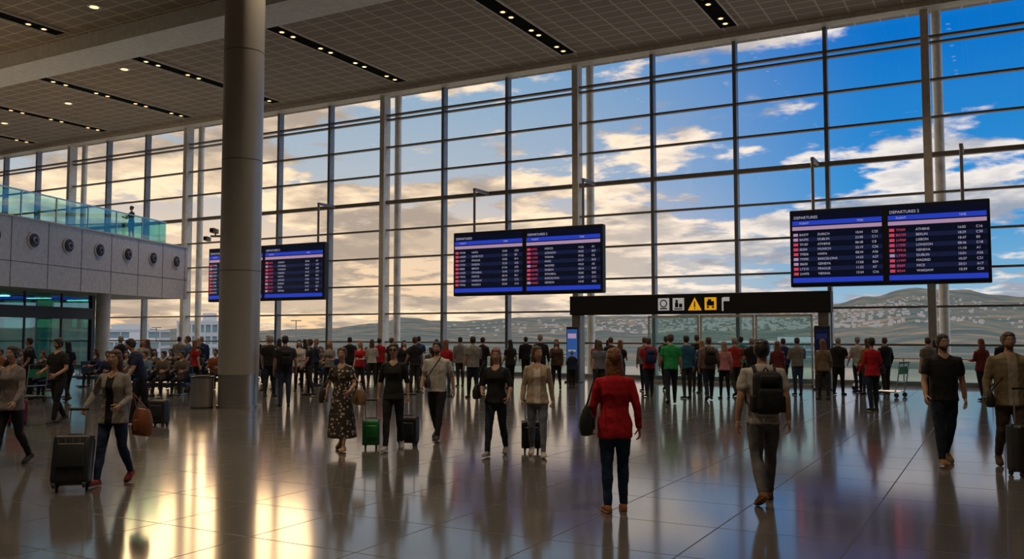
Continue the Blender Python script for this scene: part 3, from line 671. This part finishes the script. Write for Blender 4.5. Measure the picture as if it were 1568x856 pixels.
L = [('man_in_grey_tshirt', -1.28, 27, 20, 1.74, 0, GY), ('man_in_dark_shirt', -.83, 29, -30, 1.7, 0, BK), ('woman_in_dark_coat', .02, 30, 30, 1.62, 1, BK), ('man_in_dark_shirt', .95, 28, 5, 1.80, 0, BK),
 ('woman_in_dark_coat', 1.41, 28.6, 170, 1.64, 1, (.08, .05, .04)), ('child', 1.98, 29, 10, 1.25, 0, NV), ('woman_in_blue_top', 2.22, 24, 10, 1.62, 1, (.14, .15, .19)), ('man_in_dark_shirt', 3.0, 28, 20, 1.7, 0, BK),
 ('woman_in_dark_coat', 3.6, 29, -20, 1.62, 1, BK), ('man_in_grey_tshirt', 4.6, 30, 10, 1.7, 0, GY), ('man_in_red_shirt', 4.05, 26.2, 5, 1.7, 0, RD), ('man_in_dark_shirt', 4.95, 28.6, 0, 1.74, 0, BK),
 ('man_in_green_shirt', 4.72, 25.8, -5, 1.80, 0, (.02, .30, .09)), ('man_in_blue_shirt', 5.28, 26.9, 15, 1.76, 0, (.02, .10, .18)), ('man_in_dark_shirt', 5.9, 28, -10, 1.78, 0, BK),
 ('man_in_plaid_shirt', 5.48, 24.6, 0, 1.72, 0, (.16, .10, .08)), ('man_in_red_shirt', 7.0, 28, 10, 1.7, 0, (.35, .03, .02)), ('woman_in_maroon_top', 7.35, 27.2, -10, 1.64, 1, (.26, .02, .03)),
 ('man_in_dark_shirt', 8.0, 29.2, 0, 1.7, 0, BK), ('man_in_dark_shirt', 8.9, 29.6, 20, 1.66, 0, NV), ('woman_in_dark_coat', 8.45, 28.2, -15, 1.6, 1, (.14, .03, .03)), ('man_in_grey_tshirt', 9.1, 28.3, 0, 1.7, 0, GY),
 ('woman_in_brown_top', 9.35, 27.1, 5, 1.66, 1, (.20, .14, .09)), ('woman_in_white_top', 9.95, 28.6, -5, 1.64, 1, WH), ('woman_in_mustard_jacket', 10.2, 25.6, 15, 1.68, 1, (.30, .19, .04)), ('man_in_dark_shirt', 9.8, 26.6, -40, 1.70, 0, BK),
 ('man_in_grey_tshirt', 12.3, 26.6, 15, 1.72, 0, (.16, .15, .12)), ('woman_in_dark_coat', 12.9, 27.2, 0, 1.66, 1, BK), ('woman_in_maroon_top', 13.15, 25.0, 10, 1.68, 1, (.16, .03, .03)), ('man_in_dark_shirt', 13.6, 24.6, 0, 1.76, 0, BK),
 ('man_in_dark_shirt', -7.9, 28.6, 0, 1.76, 0, BK), ('man_in_dark_shirt', -6.41, 24.8, 20, 1.76, 0, (.03, .03, .04)), ('woman_in_dark_coat', -7.5, 32, 40, 1.62, 1, BK), ('man_in_dark_shirt', -6.7, 29.5, 90, 1.66, 0, BK), ('woman_in_dark_coat', -7.1, 33, -60, 1.64, 1, NV),
 ('woman_in_grey_top', -6.09, 30, 160, 1.62, 1, GY), ('man_in_dark_shirt', -5.74, 32, 30, 1.70, 0, BK), ('woman_in_red_top', -5.03, 30, 150, 1.60, 1, RD), ('man_in_red_shirt', -4.7, 30.8, 20, 1.66, 0, RD), ('man_in_dark_shirt', -4.4, 32, -40, 1.68, 0, BK),
 ('woman_in_dark_coat', -3.9, 31, 200, 1.60, 1, BK), ('man_in_dark_shirt', -3.07, 28.5, 30, 1.72, 0, BK), ('woman_in_dark_coat', -2.7, 31, 0, 1.62, 1, BK), ('woman_in_red_top', -2.15, 28.6, -20, 1.64, 1, RD), ('man_in_grey_tshirt', -1.8, 30.5, 20, 1.7, 0, GY),
 ('man_in_dark_shirt', -14.9, 27.6, 120, 1.7, 0, BK), ('woman_in_dark_coat', -12.6, 25.2, 60, 1.62, 1, BK), ('man_in_dark_shirt', -11.4, 33, 30, 1.72, 0, NV), ('man_in_dark_shirt', -10.0, 34.5, -30, 1.72, 0, BK), ('woman_in_dark_coat', -8.8, 34, 10, 1.64, 1, BK),
 ('man_in_grey_tshirt', -12.6, 34, 10, 1.7, 0, GY), ('woman_in_dark_coat', -13.4, 33, 60, 1.62, 1, (.10, .06, .04)), ('man_in_dark_shirt', .5, 32, 0, 1.7, 0, BK), ('woman_in_blue_coat', 6.4, 29.6, 0, 1.62, 1, (.04, .13, .28)), ('woman_in_dark_coat', 3.2, 30.5, 0, 1.6, 1, (.14, .07, .04)),
 ('man_in_dark_shirt', 11.4, 27.2, 20, 1.7, 0, BK), ('man_in_dark_shirt', -9.2, 31.8, -30, 1.7, 0, BK), ('woman_in_red_top', 2.7, 29.5, 0, 1.62, 1, (.38, .05, .08)), ('man_in_teal_shirt', 7.7, 30.2, 10, 1.72, 0, (.03, .22, .22)), ('woman_in_pink_top', 6.5, 27.3, 0, 1.6, 1, (.52, .2, .22)),
 ('woman_in_grey_top', -11.9, 28.6, 200, 1.64, 1, GY), ('man_in_blue_shirt', -10.4, 28.2, 120, 1.74, 0, (.04, .09, .2)), ('woman_in_red_top', -9.8, 27.6, -40, 1.62, 1, RD), ('man_in_dark_shirt', -12.9, 29.5, 60, 1.74, 0, BK), ('woman_in_dark_coat', -11.2, 31.6, 10, 1.64, 1, BK),
 ('man_in_dark_shirt', -8.3, 30.2, 160, 1.76, 0, (.08, .06, .04)), ('woman_in_white_top', -7.2, 30.6, 190, 1.62, 1, WH), ('man_in_grey_tshirt', -9.9, 32.4, 30, 1.74, 0, GY),
 ('man_in_white_shirt', 11.0, 28.3, 0, 1.72, 0, WH), ('woman_in_white_top', -5.4, 33.5, 0, 1.62, 1, WH), ('man_in_blue_shirt', -3.4, 33, 0, 1.72, 0, (.03, .08, .2))]
for i, q in enumerate(L):
    for _t in range(40):
        kf = random.uniform(.90, 1.07); jl = random.uniform(-.15, .15)
        pl, pd = q[1]*kf+jl, q[2]*kf
        if all((pl-a_)**2+(pd-c_)**2 > r_*r_ for a_, c_, r_ in OCC): break
    OCC.append((pl, pd, .62)); q = (q[0], pl, pd)+tuple(q[3:])
    P = bg(q[0], q[1], q[2], q[3], q[4], bool(q[5]), q[6], hair=random.choice(['bk', 'bk', 'br', 'br', 'gr']) if not q[5] else random.choice(['bk', 'br', 'au', 'bl']))
    if i in (10, 15, 31): backpack(P, BK if i != 10 else (.02, .03, .09), .9)
P = person('woman_on_mezzanine', -17.85, 41.4, 150, 1.68, True, 'm', 'bk', 'bun', top=(.04, .10, .12), bot=BK, sleeve='long', lo=True, ra=(20, 10, 80, 15), la=(20, 10, 80, 15), zoff=6.12)

# ------------------------------------------------------------------ seating
m_seat = mat('blue_seat_vinyl', (.02, .07, .16), .45)
def bench(lat, dep, yaw, n=4):
    b = MB(); w = n*.58
    b.box((0, 0, .26), (w, .08, .06), m_steel)
    for sx in (-1, 1):
        b.box((sx*(w/2-.3), 0, .13), (.06, .08, .26), m_steel); b.rbox((sx*(w/2-.3), 0, .02), (.07, .6, .04), .01, m_steel)
    for i in range(n):
        x = -w/2+.29+i*.58
        b.rbox((x, .04, .33), (.52, .48, .07), .025, m_seat)
        b.rbox((x, -.25, .62), (.52, .06, .48), .025, m_seat, Matrix.Rotation(R(-6), 4, 'X') @ Matrix.Translation((0, .06, 0)))
    for i in range(n+1):
        x = -w/2+i*.58; b.box((x, .02, .62), (.04, .38, .03), m_steel); b.box((x, -.1, .5), (.03, .03, .24), m_steel)
    return b.obj('airport_bench', TR(lat, dep, yaw), smooth=True, angle=35)
SIT = dict(rl=(84, 82, 0, 5), ll=(86, 86, 0, 5))
for lat, dep, yaw, n in BENCHES:
    bench(lat, dep, yaw, n)
    M = TR(lat, dep, yaw)
    for i in range(n):
        if random.random() < (.95 if lat > -13 else .6):
            lx = -n*.58/2+.29+i*.58; p = M @ Vector((lx, .06, 0))
            la_, de_ = p.x*CB+p.y*SB, -p.x*SB+p.y*CB
            f = random.random() < .5
            person('seated_woman' if f else 'seated_man', la_, de_, yaw, 1.66, f, random.choice('lm'), random.choice(['bk', 'br']), 'long' if f else 'short', top=random.choice([BK, NV, GY, (.20, .06, .03), BK, (.10, .08, .07), (.1, .2, .3)]), bot=random.choice([BK, NV]), sleeve='long', pose=SIT, ra=(25, 8, 60, 10), la=(30, 8, 55, 15), lo=True, head=(random.randint(-30, 30), -8), hem=.93)

def trolley(lat, dep, yaw):
    b = MB()
    for sx in (-1, 1):
        b.tube([(sx*.25, .42, .16), (sx*.27, -.3, .16), (sx*.27, -.38, .5), (sx*.27, -.45, 1.0)], [.016]*4, m_steel, 8)
        b.cyl((sx*.25-.015, -.32, .07), (sx*.25+.015, -.32, .07), .07, m_dark)
    b.cyl((-.015, .40, .07), (.015, .40, .07), .07, m_dark); b.tube([(-.25, .42, .16), (.25, .42, .16)], [.016]*2, m_steel)
    b.tube([(-.29, -.45, 1.0), (.29, -.45, 1.0)], [.022]*2, m_dark)
    for i in range(6): b.cyl((-.2+i*.08, .42, .17), (-.2+i*.08, -.3, .17), .008, m_steel, 6)
    b.box((0, -.40, .78), (.5, .02, .22), mat('trolley_green', (.03, .3, .08), .5)); b.cyl((0, .42, .16), (0, .4, .07), .012, m_steel)
    b.box((0, -.36, .45), (.5, .015, .02), m_steel)
    b.obj('luggage_trolley', TR(lat, dep, yaw), smooth=True, angle=40)
for i in range(4): trolley(11.5+i*.15, 28.9+i*.35, 70)
trolley(11.0, 26.0, 40); trolley(-13, 24.0, 60)
b = MB()
for i in range(8): b.cyl((i*1.3, 0, 0), (i*1.3, 0, 1.0), .02, m_steel, 10)
b.cyl((0, 0, 1.0), (9.1, 0, 1.0), .022, m_steel, 10)
b.box((4.55, 0, .5), (9.1, .012, .8), glass('rail_glass', (.85, .95, .92), .1))
b.obj('glass_guard_rail', Matrix.Translation((-4.2, 32.6, 0)))
b = MB()
for i in range(9): b.cyl((i*1.3, 0, 0), (i*1.3, 0, 1.0), .02, m_steel, 10)
b.cyl((0, 0, 1.0), (10.4, 0, 1.0), .022, m_steel, 10); b.box((5.2, 0, .5), (10.4, .012, .8), MATS['rail_glass'])
b.obj('glass_guard_rail', Matrix.Translation((-25.2, 32.6, 0)))

# ------------------------------------------------------------------ outside terrain
prof = [(-900, 8), (-784, 8), (-494, 7), (-384, 5), (-284, 8), (-224, 14), (-164, 24), (-84, 19), (-4, 24), (46, 26), (116, 27), (216, 27), (316, 31), (416, 36), (486, 42), (546, 53), (616, 64), (666, 61), (784, 49), (900, 45), (1400, 30)]
def elev(az):
    u = math.tan(max(-.95, min(.95, az)))*1360
    for (a, c), (a2, c2) in zip(prof, prof[1:]):
        if a <= u <= a2:
            t = (u-a)/(a2-a); t = t*t*(3-2*t); return (c+(c2-c)*t)/1360
    return 8/1360
m_hill = bpy.data.materials.new('hillside_painted_haze'); m_hill.use_nodes = True; nt = m_hill.node_tree; bs = nt.nodes['Principled BSDF']; bs.inputs['Roughness'].default_value = .95; bs.inputs['Specular IOR Level'].default_value = 0
tc = nt.nodes.new('ShaderNodeTexCoord'); nz = nt.nodes.new('ShaderNodeTexNoise'); nz.inputs['Scale'].default_value = .009; nz.inputs['Detail'].default_value = 12; nz.inputs['Roughness'].default_value = .75
rp = nt.nodes.new('ShaderNodeValToRGB'); e = rp.color_ramp.elements; e[0].position = .40; e[0].color = (.045, .065, .07, 1); e[1].position = .66; e[1].color = (.22, .14, .09, 1)  # blue-grey haze and sunlit brown patches painted into the base colour
q = e.new(.52); q.color = (.085, .095, .09, 1)
nt.links.new(tc.outputs['Object'], nz.inputs['Vector']); nt.links.new(nz.outputs['Fac'], rp.inputs[0]); nt.links.new(rp.outputs[0], bs.inputs['Base Color'])
def hz(az, r):
    t = max(0, min(1, (r-500)/(3000-500))); E = elev(az)
    z = -9+(E*3000+10.8)*t**1.6
    z += NZ.noise(Vector((az*14, r*.0016, 2)))*44*t*(1-t)+NZ.noise(Vector((az*60, r*.006, 5)))*6*t
    return z
b = MB(); NA = 360; rs = [45, 80, 150, 300, 500]+[500+125*i for i in range(1, 21)]+[3300, 4200]
for j, r in enumerate(rs):
    for i in range(NA):
        az = -1.05+2.0*i/(NA-1); wa = -BETA+az
        z = hz(az, r) if r <= 3000 else hz(az, 3000)-(r-3000)*.12
        b.v.append((r*math.sin(wa), r*math.cos(wa), z))
mg = mat('airfield_ground', (.17, .155, .125), .9, vscale=.02, var=.35)
for j in range(len(rs)-1):
    for i in range(NA-1):
        b.f.append((j*NA+i, j*NA+i+1, (j+1)*NA+i+1, (j+1)*NA+i)); b.m.append(0 if rs[j] >= 300 else 1)
b.mats = [m_hill, mg]; b.obj('hillside_terrain', smooth=True)
m_town = mat('town_walls', (.58, .50, .43), .8); b = MB()
for i in range(1000):
    u = random.gauss(400, 150) if i < 850 else random.uniform(-100, 784); az = math.atan(u/1360); r = random.uniform(1300, 2500); wa = az-BETA
    h = random.uniform(2.8, 5); w = random.uniform(3, 7); b.box((r*math.sin(wa), r*math.cos(wa), hz(az, r)+h/2-1), (w, w, h), m_town)
b.obj('distant_town')
m_ob = mat('office_concrete', (.45, .46, .46), .6); m_og = mat('office_glass', (.16, .25, .27), .15)
def building(lat, dep, w, d, h, fl):
    b = MB(); b.box((0, 0, h/2), (w, d, h), m_og)
    for i in range(fl+1): b.box((0, 0, i*h/fl), (w+.6, d+.6, .9), m_ob)
    for i in range(7): b.box((-w/2+i*w/6, -d/2, h/2), (.4, .7, h), m_ob)
    b.box((w*.2, 0, h+1.2), (w*.3, d*.4, 2.4), m_ob)
    b.obj('office_building', TR(lat, dep, 12, -9.1))
building(-75, 215, 9, 12, 13.5, 5); building(-150, 330, 40, 20, 12, 4); building(-112, 260, 14, 14, 9, 3); building(125, 420, 50, 20, 7, 2)
for lat, dep, h in ((-34, 140, 13), (62, 130, 12), (-60, 150, 12), (20, 160, 11)):
    b = MB(); b.cyl((0, 0, 0), (0, 0, h), .14, m_frame, 8, .08); b.box((0, 0, h), (1.6, .3, .15), m_frame); b.obj('apron_light_mast', TR(lat, dep, 0, -9.1))

# ------------------------------------------------------------------ sky and lights
SUNAZ = -R(47); SUNEL = R(13)
sd = Vector((math.sin(SUNAZ)*math.cos(SUNEL), math.cos(SUNAZ)*math.cos(SUNEL), math.sin(SUNEL)))
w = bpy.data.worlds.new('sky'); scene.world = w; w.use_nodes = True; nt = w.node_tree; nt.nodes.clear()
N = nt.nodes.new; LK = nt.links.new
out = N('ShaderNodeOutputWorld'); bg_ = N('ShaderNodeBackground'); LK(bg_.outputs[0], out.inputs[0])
tc = N('ShaderNodeTexCoord'); sep = N('ShaderNodeSeparateXYZ'); LK(tc.outputs['Generated'], sep.inputs[0])
EZ = sep.outputs[2]
def ramp(src, pts):
    r = N('ShaderNodeValToRGB'); el = r.color_ramp.elements
    while len(el) < len(pts): el.new(.5)
    for i, (p, c) in enumerate(pts): el[i].position = p; el[i].color = (*c, 1)
    LK(src, r.inputs[0]); return r.outputs[0]
def mth(op, a, b_=None, clamp=False):
    n = N('ShaderNodeMath'); n.operation = op; n.use_clamp = clamp
    for i, q in enumerate((a, b_)):
        if q is None: continue
        if isinstance(q, (int, float)): n.inputs[i].default_value = q
        else: LK(q, n.inputs[i])
    return n.outputs[0]
def mix(f, a, b_):
    n = N('ShaderNodeMixRGB')
    for i, q in enumerate((f, a, b_)):
        if isinstance(q, tuple): n.inputs[i].default_value = (*q, 1)
        elif isinstance(q, (int, float)): n.inputs[i].default_value = q
        else: LK(q, n.inputs[i])
    return n.outputs[0]
def sstep(src, a, b_, o0=0, o1=1):
    n = N('ShaderNodeMapRange'); n.interpolation_type = 'SMOOTHSTEP'; LK(src, n.inputs[0])
    for i, q in enumerate((a, b_, o0, o1)): n.inputs[i+1].default_value = q
    return n.outputs[0]
blue = ramp(EZ, [(0, (.44, .53, .57)), (.06, (.17, .40, .61)), (.13, (.025, .26, .63)), (.30, (.001, .14, .54))])
dt = N('ShaderNodeVectorMath'); dt.operation = 'DOT_PRODUCT'; LK(tc.outputs['Generated'], dt.inputs[0]); dt.inputs[1].default_value = sd
warmv = sstep(dt.outputs['Value'], .76, 1.0)
leftsky = ramp(EZ, [(0, (1.1, .68, .32)), (.08, (1.0, .68, .40)), (.17, (.46, .50, .53)), (.30, (.20, .38, .55))])
base = mix(mth('MULTIPLY', warmv, .95), blue, leftsky)
den = mth('ADD', EZ, .16)
def cloudn(off, scale, det=9):
    dv = N('ShaderNodeVectorMath'); dv.operation = 'DIVIDE'; LK(tc.outputs['Generated'], dv.inputs[0])
    cb = N('ShaderNodeCombineXYZ'); LK(den, cb.inputs[0]); LK(den, cb.inputs[1]); cb.inputs[2].default_value = .35; LK(cb.outputs[0], dv.inputs[1])
    ad = N('ShaderNodeVectorMath'); ad.operation = 'ADD'; LK(dv.outputs[0], ad.inputs[0]); ad.inputs[1].default_value = off
    nz = N('ShaderNodeTexNoise'); nz.inputs['Scale'].default_value = scale; nz.inputs['Detail'].default_value = det; nz.inputs['Roughness'].default_value = .56; nz.inputs['Distortion'].default_value = .1; LK(ad.outputs[0], nz.inputs['Vector'])
    return nz.outputs['Fac']
OFF = (3.7, 1.2, 0)
n1 = cloudn(OFF, 1.55, 11); n2 = cloudn((OFF[0]-.08, OFF[1]+.08, .20), 1.55, 6)
nb = cloudn((8.1, 2.3, .4), 3.6, 8)
n1b = mth('ADD', mth('MULTIPLY', n1, .62), mth('MULTIPLY', nb, .38))
lf = sstep(dt.outputs['Value'], .55, .92)
cov = mth('ADD', n1b, mth('MULTIPLY', lf, .085))
cov = mth('ADD', cov, mth('MULTIPLY', mth('SUBTRACT', .17, EZ), .40))
cm = sstep(cov, .545, .600)
lightside = sstep(mth('SUBTRACT', n1, n2), -.07, .09)
core = sstep(cov, .585, .70, 1, .25)
ls = mth('MULTIPLY', lightside, core)
lit = mix(warmv, (.98, .88, .79), (1.3, .94, .58)); dk = mix(warmv, (.31, .34, .41), (.42, .32, .24))
ccol = mix(ls, dk, lit)
sky = mix(mth('MULTIPLY', cm, .95), base, ccol)
sky = mix(sstep(EZ, .40, .62), sky, (.80, .74, .66))   # added pale cap above the view, there to light the interior
LK(sky, bg_.inputs[0])
LK(sstep(EZ, .42, .75, 1.0, 2.6), bg_.inputs[1])  # added brightness boost for the unseen upper sky, lifts the interior light

l = bpy.data.lights.new('sun', 'SUN'); l.energy = .26; l.color = (1, .60, .26); l.angle = R(11); o = bpy.data.objects.new('sun', l); scene.collection.objects.link(o)
o.rotation_euler = sd.to_track_quat('Z', 'Y').to_euler()

cam = bpy.data.cameras.new('camera'); cam.lens = 31.22; cam.sensor_width = 36; cam.clip_end = 8000; co = bpy.data.objects.new('camera', cam); scene.collection.objects.link(co)
co.location = (0, 0, 1.83); co.rotation_euler = (R(93.5), 0, BETA); scene.camera = co
scene.view_settings.view_transform = 'Standard'; scene.view_settings.look = 'None'; scene.view_settings.exposure = .08; scene.view_settings.gamma = 1.10
